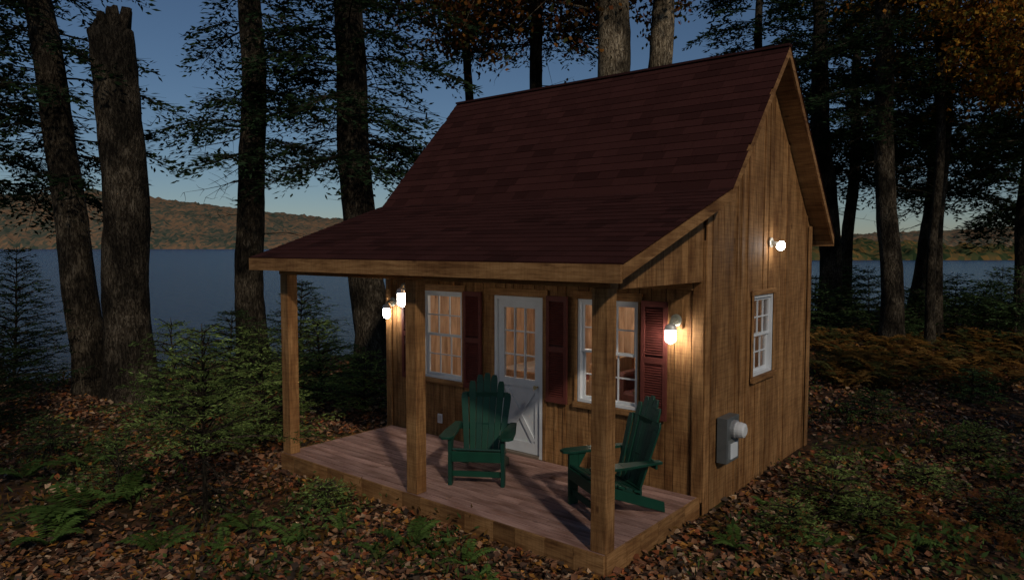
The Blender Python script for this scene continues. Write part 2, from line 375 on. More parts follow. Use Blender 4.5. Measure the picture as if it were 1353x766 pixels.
# door
q=QB();a0,a1,z0,z1=door;f=0.045
q.box((a0+.002,YF-.030,z0+.002),(a0+f,YF+.09,z1-.002),0,WH);q.box((a1-f,YF-.030,z0+.002),(a1-.002,YF+.09,z1-.002),0,WH);q.box((a0+f,YF-.029,z1-f),(a1-f,YF+.09,z1-.002),0,WH)
q.box((a0+f,YF-.05,z0+.002),(a1-f,YF+.09,z0+.03),2,(.25,.2,.15))
A0,A1=a0+f+.004,a1-f-.004;Y0,Y1=YF+.0,YF+.038;Z0,Z1=z0+.035,z1-f-.004;r=.085;zm=Z0+.84
def db(x0,x1,za,zb,y0=Y0,y1=Y1,m=0,c=WH): q.box((x0,y0,za),(x1,y1,zb),m,c)
db(A0,A0+r,Z0,Z1);db(A1-r,A1,Z0,Z1);db(A0+r,A1-r,Z0,Z0+.13);db(A0+r,A1-r,zm-.05,zm+.05);db(A0+r,A1-r,Z1-.09,Z1)
db(A0+r,A1-r,Z0+.13,zm-.05,Y0+.020,Y1-.005)
for i in (1,2):
    x=A0+r+(A1-A0-2*r)*i/3;db(x-.009,x+.009,zm+.05,Z1-.09,Y0+.004,Y1-.004)
    z=zm+.05+(Z1-.09-zm-.05)*i/3;db(A0+r,A1-r,z-.008,z+.008,Y0+.006,Y1-.006)
q.add([(A0+r,Y0+.018,zm+.05),(A1-r,Y0+.018,zm+.05),(A1-r,Y0+.018,Z1-.09),(A0+r,Y0+.018,Z1-.09)],[[0,1,2,3]],1,(1,1,1))
for s in (0,1):
    za,zb=(Z0+.15,zm-.07) if s==0 else (zm-.07,Z0+.15)
    q.beam((A0+r+.02,Y0+.010-.001*s,za),(A1-r-.02,Y0+.010-.001*s,zb),.055,.018,up=(0,1,0),mat=0,col=WH)
q.tube([(A1-.045,Y0,zm-.02),(A1-.045,Y0-.03,zm-.02),(A1-.045,Y0-.055,zm-.02)],[.012,.012,.026],10,2,(.5,.4,.2))
q.obj('front_door',[M_paint,M_glass,M_metal],CAB)
# interior
q=QB()
q.box((XL+.1,YF+.1,DZ-.02),(XR-.1,YB-.1,DZ),0,(.6,.4,0))
q.box((XL+.11,YF+.1,2.36),(XR-.11,YB-.1,2.38),0,(1,.4,0))
q.obj('floor_and_ceiling',[M_trimx],CAB)
q=QB()  # bed
q.box((-7.45,8.6,DZ),(-5.6,8.66,.75),0,(.8,.3,0));q.box((-7.45,8.66,.42),(-5.6,9.75,.62),1,(.22,.05,.04));q.box((-7.4,8.7,.62),(-7.0,9.7,.74),1,(.55,.5,.45))
q.box((-5.6,8.6,DZ),(-5.54,9.75,1.0),0,(.8,.3,0));q.obj('bed',[M_pine,M_paint],CAB,bevel=.01)
q=QB()
q.box((-5.3,9.0,DZ+.1),(-4.2,9.7,.58),0,(.10,.04,.04));q.box((-5.3,9.5,.58),(-4.2,9.78,1.15),0,(.12,.05,.045));q.box((-5.4,9.0,DZ+.1),(-5.25,9.7,.85),0,(.12,.05,.045));q.obj('sofa',[M_paint],CAB,bevel=.05)
q=QB()
for x in (-4.25,-3.55):
    for y in (7.7,8.2): q.box((x-.025,y-.025,DZ),(x+.025,y+.025,.88),0,(.35,.2,0))
q.box((-4.32,7.62,.88),(-3.48,8.28,.92),0,(.45,.2,0))
for i in range(5): q.box((-4.1+i*.1,7.6,.9),(-4.06+i*.1,7.63,1.5),0,(.3,.3,0))
q.box((-4.14,7.59,1.48),(-3.62,7.64,1.56),0,(.3,.3,0));q.box((-4.14,7.59,1.1),(-3.62,7.64,1.15),0,(.3,.3,0))
q.obj('table_and_chair',[M_pine],CAB)
window('rear_window','x',(-4.9,-4.2,1.15,2.05),YB-0.19,-1)
q=QB();q.tube([(-5.5,8.2,2.355),(-5.5,8.2,2.28)],[.05,.05],10,1);q.tube([(-5.5,8.2,2.28),(-5.5,8.2,2.25),(-5.5,8.2,2.2),(-5.5,8.2,2.15),(-5.5,8.2,2.13)],[.04,.09,.11,.08,.02],10,0)
q.obj('ceiling_lamp',[M_room,M_metal],CAB)
# outlet
q=QB();q.box((-6.67,YF-.03,.36),(-6.59,YF-.016,.48),0,WH);q.box((-6.655,YF-.036,.375),(-6.605,YF-.03,.465),0,(.45,.45,.45));q.obj('outlet_cover',[M_paint],CAB)
# electric meter
q=QB();g=(.13,.14,.14)
q.box((XR+.02,6.93,.46),(XR+.13,7.24,.93),0,g);q.box((XR+.13,6.945,.475),(XR+.137,7.225,.70),0,(.18,.19,.19))
q.box((XR+.137,7.0,.50),(XR+.15,7.17,.66),1,WH);q.tube([(XR+.13,7.09,.80),(XR+.17,7.09,.80),(XR+.172,7.09,.80)],[.095,.095,.085],20,0,(.3,.3,.3))
q.tube([(XR+.172,7.09,.80),(XR+.21,7.09,.80),(XR+.25,7.09,.80),(XR+.262,7.09,.80)],[.082,.082,.074,.05],20,1,(.6,.6,.6))
q.obj('electric_meter',[M_metal,M_paint],None,bevel=.003)
# lanterns
def lantern(loc,n,drop=0.10,sc=1.0):
    E=empty('wall_lantern',loc);n=np.array(n,float);q=QB()
    br=(.30,.30,.24)
    q.tube([n*0,n*.012,n*.02],[.062,.062,.045],14,0,br)
    q.tube([n*.02,n*.06+np.array([0,0,.01]),n*.10+np.array([0,0,0.0]),n*.12+np.array([0,0,-.04])],[.022,.02,.02,.022],10,0,br)
    c=n*.12
    q.tube([c+np.array([0,0,z]) for z in (-.03,-.045,-.075,-.085)],[.025,.05,.06,.066],16,0,(.7,.7,.68))
    for z in (-.11,-.165):
        q.tube([c+np.array([.052*math.cos(t),.052*math.sin(t),z]) for t in np.linspace(0,2*math.pi,17)],[.004]*17,4,0,(.6,.6,.58),cap=False)
    for k in range(4):
        t=k*math.pi/2+.4;q.tube([c+np.array([.054*math.cos(t),.054*math.sin(t),-.085]),c+np.array([.054*math.cos(t),.054*math.sin(t),-.2]),c+np.array([0,0,-.235])],[.003]*3,4,0,(.6,.6,.58),cap=False)
    q.obj('bracket_and_guard',[M_metal],E,smooth=False)
    b=QB();b.tube([c+np.array([0,0,z]) for z in (-.088,-.12,-.18,-.205,-.215)],[.042,.046,.046,.035,.012],10,0);b.obj('glass_jar',[M_bulb],E,smooth=True)
    E.scale=(sc,)*3
lantern((-3.235,YF-.04,1.95),(0,-1,0));lantern((-7.52,YF-.04,1.93),(0,-1,0));lantern((-5.357,DF+.09,2.30),(-1,0,0))
mb=QB();mb.box((-3.30,YF-.04,1.86),(-3.17,YF-.016,2.16),0,(.9,.3,0));mb.obj('lantern_board',[M_post],CAB)
E=empty('gable_light',(XR,8.40,2.71));q=QB();q.tube([(.016,0,.03),(.03,0,.03),(.035,0,.03)],[.06,.06,.04],14,0,(.4,.38,.33));q.tube([(.035,0,.03),(.08,0,.01),(.10,0,0)],[.025,.03,.035],12,0,(.4,.38,.33))
q.obj('socket',[M_metal],E);q=QB();q.tube([(.10,0,0),(.115,0,-.004),(.145,0,-.01),(.17,0,-.016),(.18,0,-.018)],[.034,.05,.056,.04,.01],10,0);q.obj('bulb',[M_bulb2],E,smooth=True)

# ================================================================= CHAIRS
def chair(pos,face):
    q=QB();G=lambda:(0.005*random.uniform(.8,1.3),0.042*random.uniform(.88,1.12),0.026)
    for s in (-1,1):
        q.box((s*.28-.02 ,-.30,0),(s*.28+.02,-.205,.50),0,G())
        q.hexa([(s*.235-.014,-.29,.27),(s*.235+.014,-.29,.27),(s*.235+.014,.46,.0),(s*.235-.014,.46,.0),(s*.235-.014,-.29,.37),(s*.235+.014,-.29,.37),(s*.235+.014,.45,.10),(s*.235-.014,.45,.10)],0,G())
        xs=[(-.36,.075),(-.30,.155),(-.05,.15),(.25,.09),(.36,.07)]
        for (ya,wa),(yb,wb) in zip(xs,xs[1:]):
            c=s*.315
            q.hexa([(c-wa/2,ya,.502),(c+wa/2,ya,.502),(c+wb/2,yb,.502),(c-wb/2,yb,.502),(c-wa/2,ya,.526),(c+wa/2,ya,.526),(c+wb/2,yb,.526),(c-wb/2,yb,.526)],0,(.005,.042,.026))
        q.hexa([(s*.28-.012,-.20,.36),(s*.28+.012,-.20,.36),(s*.28+.012,-.19,.36),(s*.28-.012,-.19,.36),(s*.28-.012,-.20,.50),(s*.28+.012,-.20,.50),(s*.28+.012,-.11,.50),(s*.28-.012,-.11,.50)],0,G())
    q.box((-.26,-.315,.26),(.26,-.295,.37),0,G());q.box((-.26,-.27,.09),(.26,-.25,.15),0,G())
    for i in range(6):
        y=-.26+i*.083;z=.378-i*.083*.335
        q.beam((-.255,y,z),(.255,y,z),.072,.02,up=(0,.33,1),col=G())
    q.beam((-.33,.31,.49),(.33,.31,.49),.022,.075,up=(0,.0,1),col=G());q.beam((-.24,.20,.22),(.24,.20,.22),.022,.07,col=G())
    q.beam((-.25,.395,.83),(.25,.395,.83),.02,.06,col=G())
    n=7;rec=np.array([0,.29,1.0]);rec/=np.linalg.norm(rec);o=np.array([0,.19,.20])
    for i in range(n):
        k=(i-(n-1)/2)/((n-1)/2);Ls=.92*math.sqrt(max(0,1-.42*k*k)) -.02
        xb=k*.19;xt=k*.25;w0=.060;w1=.080
        ps=[0,.72,.9,.965,1.0];ws=[w0,w0+(w1-w0)*.72,w1*.98,w1*.85,w1*.55]
        for a in range(4):
            pa=o+rec*Ls*ps[a];pb=o+rec*Ls*ps[a+1]
            xa=xb+(xt-xb)*ps[a];xc=xb+(xt-xb)*ps[a+1]
            nrm=np.array([0,-rec[2],rec[1]])*.010
            bend=-.03*(1-k*k)
            A=[np.array([xa-ws[a]/2,pa[1]-bend,pa[2]]),np.array([xa+ws[a]/2,pa[1]-bend,pa[2]]),np.array([xc+ws[a+1]/2,pb[1]-bend,pb[2]]),np.array([xc-ws[a+1]/2,pb[1]-bend,pb[2]])]
            g=(0.005,0.042+.006*(i%2),0.026)
            q.hexa([v-nrm for v in A]+[v+nrm for v in A],0,g)
    ob=q.obj('adirondack_chair',[M_green],None,loc=(pos[0],pos[1],DZ+.002),bevel=.003)
    ob.rotation_euler=(0,0,math.atan2(face[1],face[0])+math.pi/2)
fa=np.array([.531,-.847]);c0=np.array([-4.93,5.43]);p=c0-fa*.27;chair(p,fa)
fb=np.array([-.50,-.866]);c1=np.array([-3.62,5.49]);p=c1-fb*.27;chair(p,fb)

# ================================================================= TERRAIN
def latdep(x,y): return x*RT[0]+y*RT[1],x*FW[0]+y*FW[1]
def shore(l): return np.interp(l,[-60,-12,-8,-5,-2,3,8,14,22,80],[13,13.6,14.6,17.5,19,24,29,31,32,45])
def gz(x,y):
    x=np.asarray(x,float);y=np.asarray(y,float)
    h=.05*np.sin(1.3*x+.4*y)+.05*np.sin(.7*x-1.1*y+2)+.022*np.sin(3.1*x+2.3*y)+.018*np.sin(2.2*x-4.1*y+1)
    dx=np.maximum(np.maximum(DL-x,x-XR),0);dy=np.maximum(np.maximum(DF-y,y-YB),0);d=np.sqrt(dx*dx+dy*dy)
    h=h*np.clip(d/1.5,0,1)-.01
    l,dd=latdep(x,y);t=np.clip((dd-shore(l))/5,0,1);t=t*t*(3-2*t)
    return h-3.0*t
g=QB();nr,na=190,260
rr=np.concatenate([[0.01],np.geomspace(.6,4500,nr-1)]);th=np.linspace(0,2*math.pi,na,endpoint=False)
X=rr[:,None]*np.cos(th);Y=rr[:,None]*np.sin(th);Z=gz(X,Y)
V=np.stack([X,Y,Z],-1).reshape(-1,3);i=np.arange(nr-1)[:,None];j=np.arange(na)[None,:];j2=(j+1)%na
g.add(V,np.stack([i*na+j,(i+1)*na+j,(i+1)*na+j2,i*na+j2],-1).reshape(-1,4))
mg,nt,b=newmat('forest_floor');L=nt.links.new
n1=N(nt,'ShaderNodeTexNoise');n1.inputs['Scale'].default_value=.55;n1.inputs['Detail'].default_value=6;n1.inputs['Roughness'].default_value=.7;L(coords(nt,(1,1,1)),n1.inputs['Vector'])
r1=ramp(nt,[(.35,(.028,.022,.012)),(.5,(.07,.038,.02)),(.58,(.05,.05,.015)),(.7,(.13,.065,.03))]);L(n1.outputs[0],r1.inputs[0])
v=N(nt,'ShaderNodeTexVoronoi');v.inputs['Scale'].default_value=13;L(coords(nt,(1,1,1)),v.inputs['Vector'])
sp=N(nt,'ShaderNodeSeparateColor');L(v.outputs['Color'],sp.inputs[0]);r2=ramp(nt,[(0,(.35,.35,.35)),(.6,(1,.9,.8)),(1,(2,1.5,1.1))]);L(sp.outputs[0],r2.inputs[0])
L(mulmix(nt,r1.outputs[0],r2.outputs[0]),b.inputs['Base Color']);b.inputs['Roughness'].default_value=.9;b.inputs['Specular IOR Level'].default_value=.15
bp=N(nt,'ShaderNodeBump');bp.inputs['Strength'].default_value=.8;bp.inputs['Distance'].default_value=.05;L(sp.outputs[1],bp.inputs['Height']);L(bp.outputs[0],b.inputs['Normal'])
g.obj('ground',[mg],smooth=True)
# water
q=QB();c=[site(-5000,8,-.9),site(5000,8,-.9),site(5000,5000,-.9),site(-5000,5000,-.9)];q.add(c,[[0,1,2,3]])
mw,nt,b=newmat('lake_water');L=nt.links.new
b.inputs['Base Color'].default_value=(.012,.045,.12,1);b.inputs['Roughness'].default_value=.2;b.inputs['IOR'].default_value=1.33;b.inputs['Specular IOR Level'].default_value=.4
n1=N(nt,'ShaderNodeTexNoise');n1.inputs['Scale'].default_value=1.1;n1.inputs['Detail'].default_value=5;n1.inputs['Roughness'].default_value=.65;L(coords(nt,(1.0,1.6,1)),n1.inputs['Vector'])
bp=N(nt,'ShaderNodeBump');bp.inputs['Strength'].default_value=1;bp.inputs['Distance'].default_value=1.4;L(n1.outputs[0],bp.inputs['Height']);L(bp.outputs[0],b.inputs['Normal'])
q.obj('lake_water',[mw])
# hills
from mathutils import noise as mn
def hill(name,D0,depth,tops,amp,cell,haze):
    q=QB();l0,l1=tops[0][0],tops[-1][0];nx=int((l1-l0)/cell);ny=26
    ls=np.linspace(l0,l1,nx);H=np.interp(ls,[t[0] for t in tops],[t[1] for t in tops])
    P=np.zeros((ny,nx,3))
    for a in range(ny):
        f=a/(ny-1)
        for k in range(nx):
            s=H[k]*(math.sin(f*math.pi/2) if f<1 else 1)
            nz=mn.noise(Vector((ls[k]/(cell*3),f*9,1)))*amp+abs(mn.noise(Vector((ls[k]/(cell*1.2),f*23,7))))*amp*1.3
            p=site(ls[k]*(1+f*depth/D0),D0+f*depth,(-1.4 if a==0 else -.6+s+nz+amp*.5));P[a,k]=p
    i=np.arange(ny-1)[:,None];j=np.arange(nx-1)[None,:]
    q.add(P.reshape(-1,3),np.stack([i*nx+j,i*nx+j+1,(i+1)*nx+j+1,(i+1)*nx+j],-1).reshape(-1,4))
    m,nt,b=newmat(name+'_forest');L=nt.links.new
    v=N(nt,'ShaderNodeTexVoronoi');v.inputs['Scale'].default_value=1/(cell*1.3);L(coords(nt,(1,1,.6)),v.inputs['Vector'])
    s=N(nt,'ShaderNodeSeparateColor');L(v.outputs['Color'],s.inputs[0])
    n=N(nt,'ShaderNodeTexNoise');n.inputs['Scale'].default_value=1/(cell*14);n.inputs['Detail'].default_value=4;L(coords(nt,(1,1,1.5)),n.inputs['Vector'])
    ad=N(nt,'ShaderNodeMath',operation='MULTIPLY_ADD');ad.inputs[1].default_value=.5;L(s.outputs[0],ad.inputs[0]);L(n.outputs[0],ad.inputs[2])
    r=ramp(nt,[(.5,haze[0]),(.68,haze[1]),(.82,haze[2]),(.95,haze[3])]);L(ad.outputs[0],r.inputs[0]);L(r.outputs[0],b.inputs['Base Color']);b.inputs['Roughness'].default_value=1;b.inputs['Specular IOR Level'].default_value=0
    q.obj(name,[m],smooth=True)
def tp(D,arr): return [((px-676.5)/936.6*D*1.0,(327-y)/936.6*D*1.33+2.0) for px,y in arr]
hill('hills',1500,500,tp(1500,[(-400,275),(-100,262),(60,260),(130,255),(200,264),(300,277),(440,292),(600,306),(900,308),(1100,314),(1350,302),(1800,300)]),7,6,
  [(.055,.075,.055),(.12,.11,.075),(.20,.125,.075),(.26,.155,.085)])
hill('far_shore_forest',200,60,[((px-676.5)/936.6*200,(330-y)/936.6*200) for px,y in [(1000,330),(1060,318),(1110,306),(1180,312),(1250,318),(1353,320),(1600,314)]],1.6,1.2,
  [(.025,.042,.018),(.06,.075,.03),(.13,.09,.035),(.19,.11,.035)])

# ================================================================= VEGETATION
def bough(q,base,az,Ln,rise,droop,col,step=.075,lsz=.12,wmat=0,lmat=1,dens=1.0,tw=True,wr=.34,inner=.18,tz=(-.5,.12),jit=.02,sag=.25):
    d=np.array([math.cos(az),math.sin(az),0]);pr=np.array([-d[1],d[0],0])
    s=np.linspace(0,1,7);bend=random.uniform(-.12,.12)*Ln
    path=base+np.outer(s*Ln,d)+np.outer(s*s*bend,pr);path[:,2]+=Ln*(rise*s-droop*s*s)
    if tw: q.tube(path,np.linspace(.010+.006*Ln,.004,7),3,wmat,(1,.5,0),cap=False)
    nk=max(3,int(Ln/.12*dens));P=[];Dv=[];S=[]
    for k in range(nk):
        sk=inner+(1-inner)*(k+random.random())/nk;o=np.array([np.interp(sk,s,path[:,c]) for c in range(3)])
        for sd in (-1,1):
            if random.random()<.1: continue
            ang=sd*random.uniform(.6,1.15);lk=Ln*.45*(1.08-sk)**.7*random.uniform(.6,1.15)+.08
            td=d*math.cos(ang)+pr*math.sin(ang);td=td+np.array([0,0,random.uniform(*tz)])
            m=max(2,int(lk/step));t=(np.arange(m)+RS.rand(m))/m
            pts=o+np.outer(t*lk,td);pts[:,2]-=sag*lk*t*t
            if tw and lk>.45: q.tube([o,o+td*lk*.9],[.006,.002],3,wmat,(1,.5,0),cap=False)
            tp_=np.cross(td,[0,0,1.]);tp_/=np.linalg.norm(tp_)
            sg=np.where(RS.rand(m)<.5,-1,1)[:,None]
            P.append(pts+RS.randn(m,3)*jit);Dv.append(td*.75+sg*tp_*.6+RS.randn(m,3)*.22);S.append(np.tile(tp_,(m,1))*.7+RS.randn(m,3)*.55+sg*td*-.5)
    P=np.vstack(P);Dv=np.vstack(Dv);S=np.vstack(S);n=len(P)
    g=RS.uniform(.5,1.35,n)[:,None]*random.uniform(.7,1.2);C=np.array(col)*g
    q.leaves(P,Dv,S,lsz*RS.uniform(.6,1.3,n),lsz*wr*RS.uniform(.6,1.3,n),lmat,C)
def deadtwig(q,base,az,Ln):
    d=np.array([math.cos(az),math.sin(az),random.uniform(-.35,.15)]);p=[base]
    for k in range(4): p.append(p[-1]+d*Ln/4+np.array(RS.randn(3))*.04*Ln+np.array([0,0,-.02*k]))
    q.tube(p,[.018,.013,.009,.006,.003],3,0,cap=False)
    for k in range(1,5):
        for _ in range(2):
            e=p[k]+(d*.4+RS.randn(3)*np.array([.5,.5,.35]))*Ln*.28;q.tube([p[k],(p[k]+e)/2+RS.randn(3)*.02,e],[.006,.004,.002],3,0,cap=False)
GRN=(.028,.05,.022)
def trunk(q,pts,rads,mat=0,flare=True):
    pts=np.array(pts,float);z=np.linspace(pts[0][2],pts[-1][2],int((pts[-1][2]-pts[0][2])/.22))
    x=np.interp(z,pts[:,2],pts[:,0]);y=np.interp(z,pts[:,2],pts[:,1]);r=np.interp(z,pts[:,2],rads)
    x=x+.06*np.sin(z*.9+pts[0][0]*3);y=y+.06*np.sin(z*.7+pts[0][1]*2)
    if flare: r=r*(1+.45*np.exp(-np.maximum(z,0)/.35))
    q.tube(np.stack([x,y,z],1),r,20,mat,wob=.07)
    return lambda zz: np.array([np.interp(zz,z,x),np.interp(zz,z,y),zz])
def finish(q,name,mats):
    o=q.obj(name,mats)
    sm=np.zeros(len(o.data.polygons),bool);Mi=np.concatenate(q.M)
    if len(Mi)==len(sm): sm[:]=(Mi==0);o.data.polygons.foreach_set('use_smooth',sm)
    return o
def conifer(name,lat,dep,lean,H,r,zlo,nb,Lm,col=GRN,dead=8,deadlo=2.5,ls=.15,ztop=10.5,step=.06,az=None,spread=1.0):
    q=QB();b=site(lat,dep);b[2]=gz(b[0],b[1])-.15;h1=8.0;tp1=site(lat+lean,dep);tp1[2]=h1
    top=b+(tp1-b)*(H/h1);top[2]=H
    c=trunk(q,[b,tp1,top],[r,r*.72,.05])
    for k in range(nb):
        z=zlo+(ztop-zlo)*((k+random.random())/nb);f=max(0,(z-zlo)/(H-zlo))
        a=random.uniform(0,2*math.pi) if az is None else random.gauss(az,spread)
        bough(q,c(z),a,Lm*(1-.6*f)*random.uniform(.55,1.15),random.uniform(-.05,.25),random.uniform(.15,.45),col,lsz=ls,step=step)
    for k in range(dead): 
        z=random.uniform(deadlo,zlo+1.5);deadtwig(q,c(z),random.uniform(0,6.28),random.uniform(.6,1.8))
    return finish(q,name,[M_bark,M_leaf])
# left group
conifer('shade_hemlock_tree',-7.77,13.2,-1.0,13,.31,4.0,46,2.4,dead=6,deadlo=3.5)
conifer('shade_hemlock_tree',-5.63,15.3,.08,14,.32,4.5,40,2.7,dead=12)
conifer('shade_hemlock_tree',-3.05,15.3,-.45,15,.40,4.3,60,3.1,dead=30,deadlo=4.0)
conifer('shade_hemlock_tree',-11.0,14.6,-.3,13,.25,3.6,50,3.3,dead=4)
conifer('shade_hemlock_tree',.57,18,.05,14,.21,7.6,26,2.6,dead=6,deadlo=6.5)
# broken snag
q=QB();b=site(-6.86,12.8,-.15);t=site(-7.13,12.8,6.5);c=trunk(q,[b,t],[.40,.36])
for k in range(12):
    a=k*.55;o=c(6.4)+np.array([math.cos(a)*.24,math.sin(a)*.24,0]);q.beam(o,o+np.array([RS.randn()*.05,RS.randn()*.05,random.uniform(.05,.2)+.18*math.sin(a+1)+.15]),.22,.15,up=(math.cos(a),math.sin(a),0),w2=.07)
q.obj('broken_tree_trunk',[M_bark],smooth=True)
# maples behind the roof
def maple(name,lat,dep,lean,H,r,zlo,nl,Lm,cols_,mat,nleaf=260,lsz=.13,az=None,ztop=None):
    q=QB();b=site(lat,dep,-.2);t1=site(lat+lean,dep,8.0);top=b+(t1-b)*(H/8.0);top[2]=H
    c=trunk(q,[b,t1,top],[r,r*.8,r*.3])
    for k in range(nl):
        z=random.uniform(zlo,ztop or H);a=random.uniform(0,6.28) if az is None else random.gauss(az,.8);Ln=Lm*random.uniform(.5,1.1);d=np.array([math.cos(a),math.sin(a),random.uniform(-.1,.35)])
        p=[c(z)]
        for s in range(5): p.append(p[-1]+d*Ln/5+RS.randn(3)*.07*Ln/2)
        q.tube(p,[.05,.04,.03,.02,.012,.005],5,0,cap=False)
        for s in range(1,6):
            for _ in range(3):
                e=p[s]+(d*.3+RS.randn(3)*.6)*Ln*.27;q.tube([p[s],e],[.012,.003],3,0,cap=False)
                n=max(3,nleaf//10);P=e+RS.randn(n,3)*np.array([.28,.28,.16])*Ln*.3
                C=np.array([random.choice(cols_) for _ in range(n)])*RS.uniform(.5,1.3,(n,1))
                q.leaves(P,RS.randn(n,3)-[0,0,.5],RS.randn(n,3),lsz*RS.uniform(.6,1.2,n),lsz*.8*RS.uniform(.6,1.2,n),1,C)
    return finish(q,name,[mat,M_mleaf])
ORG=[(.42,.17,.03),(.55,.29,.045),(.28,.10,.02),(.20,.17,.04)];RED=[(.15,.05,.02),(.10,.055,.02),(.22,.09,.02),(.05,.055,.018)]
maple('maple_tree',2.55,16,-.4,13,.44,7.8,16,3.6,RED,M_pale,az=3.6,ztop=10)
maple('maple_tree',3.3,17,.22,11,.33,8.4,8,2.6,RED,M_pale)
maple('maple_tree',12.9,17.0,.2,12,.2,6.3,38,3.1,ORG,M_bark,nleaf=300,ztop=10,lsz=.12)
maple('maple_tree',11.0,18.5,0,13,.12,7.9,16,2.6,ORG,M_bark,nleaf=200,ztop=10.0)
maple('maple_tree',-1.2,20,0,12,.14,7.8,18,3.2,RED,M_bark,ztop=10.5)
# right group
conifer('shade_hemlock_tree',10.2,18.9,-.5,15,.29,5.6,44,2.7,dead=14,deadlo=3.2)
conifer('shade_hemlock_tree',10.9,24,-.6,16,.38,4.8,50,3.5,dead=8,ls=.2,step=.085,ztop=12)
conifer('shade_hemlock_tree',15.0,26,.6,16,.36,4.6,60,4.0,dead=8,ls=.21,step=.085,ztop=12)
conifer('shade_hemlock_tree',15.9,22,.1,15,.30,4.4,56,3.6,dead=8,ls=.19,step=.085,ztop=11)
conifer('shade_hemlock_tree',13.2,28,.2,16,.25,5.6,56,4.0,dead=6,ls=.23,step=.095,ztop=13)
conifer('shade_hemlock_tree',9.0,27,.2,17,.25,6.4,50,3.8,dead=6,ls=.23,step=.095,ztop=13)
conifer('shade_hemlock_tree',19.5,27,.2,15,.25,3.8,54,4.2,dead=6,ls=.23,step=.095,ztop=12)
conifer('shade_hemlock_tree',12.6,21,.1,13,.16,5.9,36,2.6,dead=5,ls=.17,step=.075)
# unseen trees added right of and behind the viewpoint to dapple the ground
conifer('shade_hemlock_tree',10.6,-5.3,.1,13,.25,4.4,38,3.1,dead=4,ls=.24,step=.13,ztop=11.0)
conifer('shade_hemlock_tree',11.6,1.6,.1,13,.25,4.2,38,3.0,dead=4,ls=.24,step=.13,ztop=10.5)
conifer('shade_hemlock_tree',-2.6,-4.9,.1,12,.22,4.4,36,2.8,dead=4,ls=.24,step=.13,ztop=10.5)
# fir saplings: whorled, feathery, needles short and narrow
def sapling(name,lat,dep,H,Rad,col=(.12,.18,.055),nw=None,lsz=.05,barefrac=.12,step=.014,wr=.24,tw=1.0):
    q=QB();b=site(lat,dep);b[2]=gz(b[0],b[1])-.05;top=b+np.array([RS.randn()*.05,RS.randn()*.05,H])
    q.tube([b,(b+top)/2+RS.randn(3)*.02,top],[.010+.010*H,.008+.004*H,.004],6,0)
    nw=nw or max(5,int(H/.15))
    for k in range(nw):
        f=barefrac+(1-barefrac)*k/nw;a0=random.uniform(0,6.28);nb=random.choice([5,6,6,7])
        for m in range(nb):
            Ln=Rad*((1-f)/(1-barefrac))**.8*random.uniform(.7,1.12)+.05;p=b+(top-b)*(f+random.uniform(-.012,.012))
            bough(q,p,a0+m*6.283/nb+random.uniform(-.25,.25),Ln,random.uniform(.15,.4)+.3*f,random.uniform(.0,.3),np.array(col)*random.uniform(.65,1.35),lsz=lsz,step=step,dens=1.0,tw=True,inner=.1,wr=wr,tz=(-.12,.12),jit=.006,sag=.08)
    for k in range(int(barefrac*40)): deadtwig(q,b+(top-b)*random.uniform(.1,barefrac+.05),random.uniform(0,6.28),Rad*.6)
    return q.obj(name,[M_bark,M_leaf])
px=lambda p,D:(p-676.5)/936.6*D
DKG=(.06,.095,.035);LG=(.20,.27,.075)
sapling('fir_sapling',px(263,7.0),7.0,2.05,.80,barefrac=.40,nw=10,col=LG,lsz=.055)
sapling('fir_sapling',px(345,9.5),9.5,1.75,.95,lsz=.06,step=.016,col=LG)
sapling('fir_sapling',px(225,10.5),10.5,1.6,.9,col=(.12,.17,.05),lsz=.07,step=.02)
sapling('fir_sapling',px(425,12.5),12.5,1.5,1.1,lsz=.07,step=.02,col=LG)
sapling('fir_sapling',px(480,11.5),11.5,1.1,.85,lsz=.07,step=.02,col=LG)
sapling('fir_sapling',px(10,12.2),12.2,2.7,1.1,col=(.03,.05,.022),lsz=.08,step=.022)
sapling('fir_sapling',px(-20,10.2),10.2,1.6,.9,col=(.03,.05,.02),lsz=.07,step=.02)
sapling('fir_sapling',px(395,15),15,2.1,1.2,lsz=.09,step=.025,col=DKG)
sapling('fir_sapling',px(300,13),13,1.7,1.1,lsz=.08,step=.025,col=DKG)
sapling('fir_sapling',px(150,7.8),7.8,.7,.5,lsz=.05)
sapling('fir_sapling',px(1112,7.2),7.2,.72,.50,lsz=.05,step=.012,col=LG)
sapling('fir_sapling',px(1050,6.4),6.4,.38,.36,lsz=.045,step=.012,col=LG)
sapling('fir_sapling',px(1165,6.6),6.6,.42,.42,lsz=.045,step=.012,col=LG)
sapling('fir_sapling',px(1300,8.6),8.6,.5,.5,lsz=.05,col=LG)
sapling('fir_sapling',px(1235,7.6),7.6,.4,.4,lsz=.045,col=LG)
sapling('fir_sapling',px(1340,6.8),6.8,.45,.42,lsz=.045)
sapling('fir_sapling',px(430,7.2),7.2,.35,.35,lsz=.045,col=LG)
sapling('fir_sapling',px(60,9.0),9.0,.6,.5,lsz=.05)
sapling('fir_sapling',px(1160,11),11,.5,.55,lsz=.06,step=.018)
sapling('fir_sapling',px(1290,12.5),12.5,.7,.6,lsz=.065,step=.02)
for p,D,H,Rd in ((1095,21,1.6,1.3),(1150,23,2.1,1.4),(1210,22,1.5,1.3),(1262,24,1.9,1.5),(1300,21,1.8,1.4),(1345,20,2.3,1.5),(1120,26,2.2,1.5),(1235,27,1.6,1.6),(1390,22,2.4,1.5),(1180,20,1.1,1.3),(1080,24,1.8,1.4),(1325,25,2.2,1.6)):
    sapling('fir_sapling',px(p,D),D,H,Rd,col=DKG,lsz=.13,step=.05,nw=8,wr=.3)
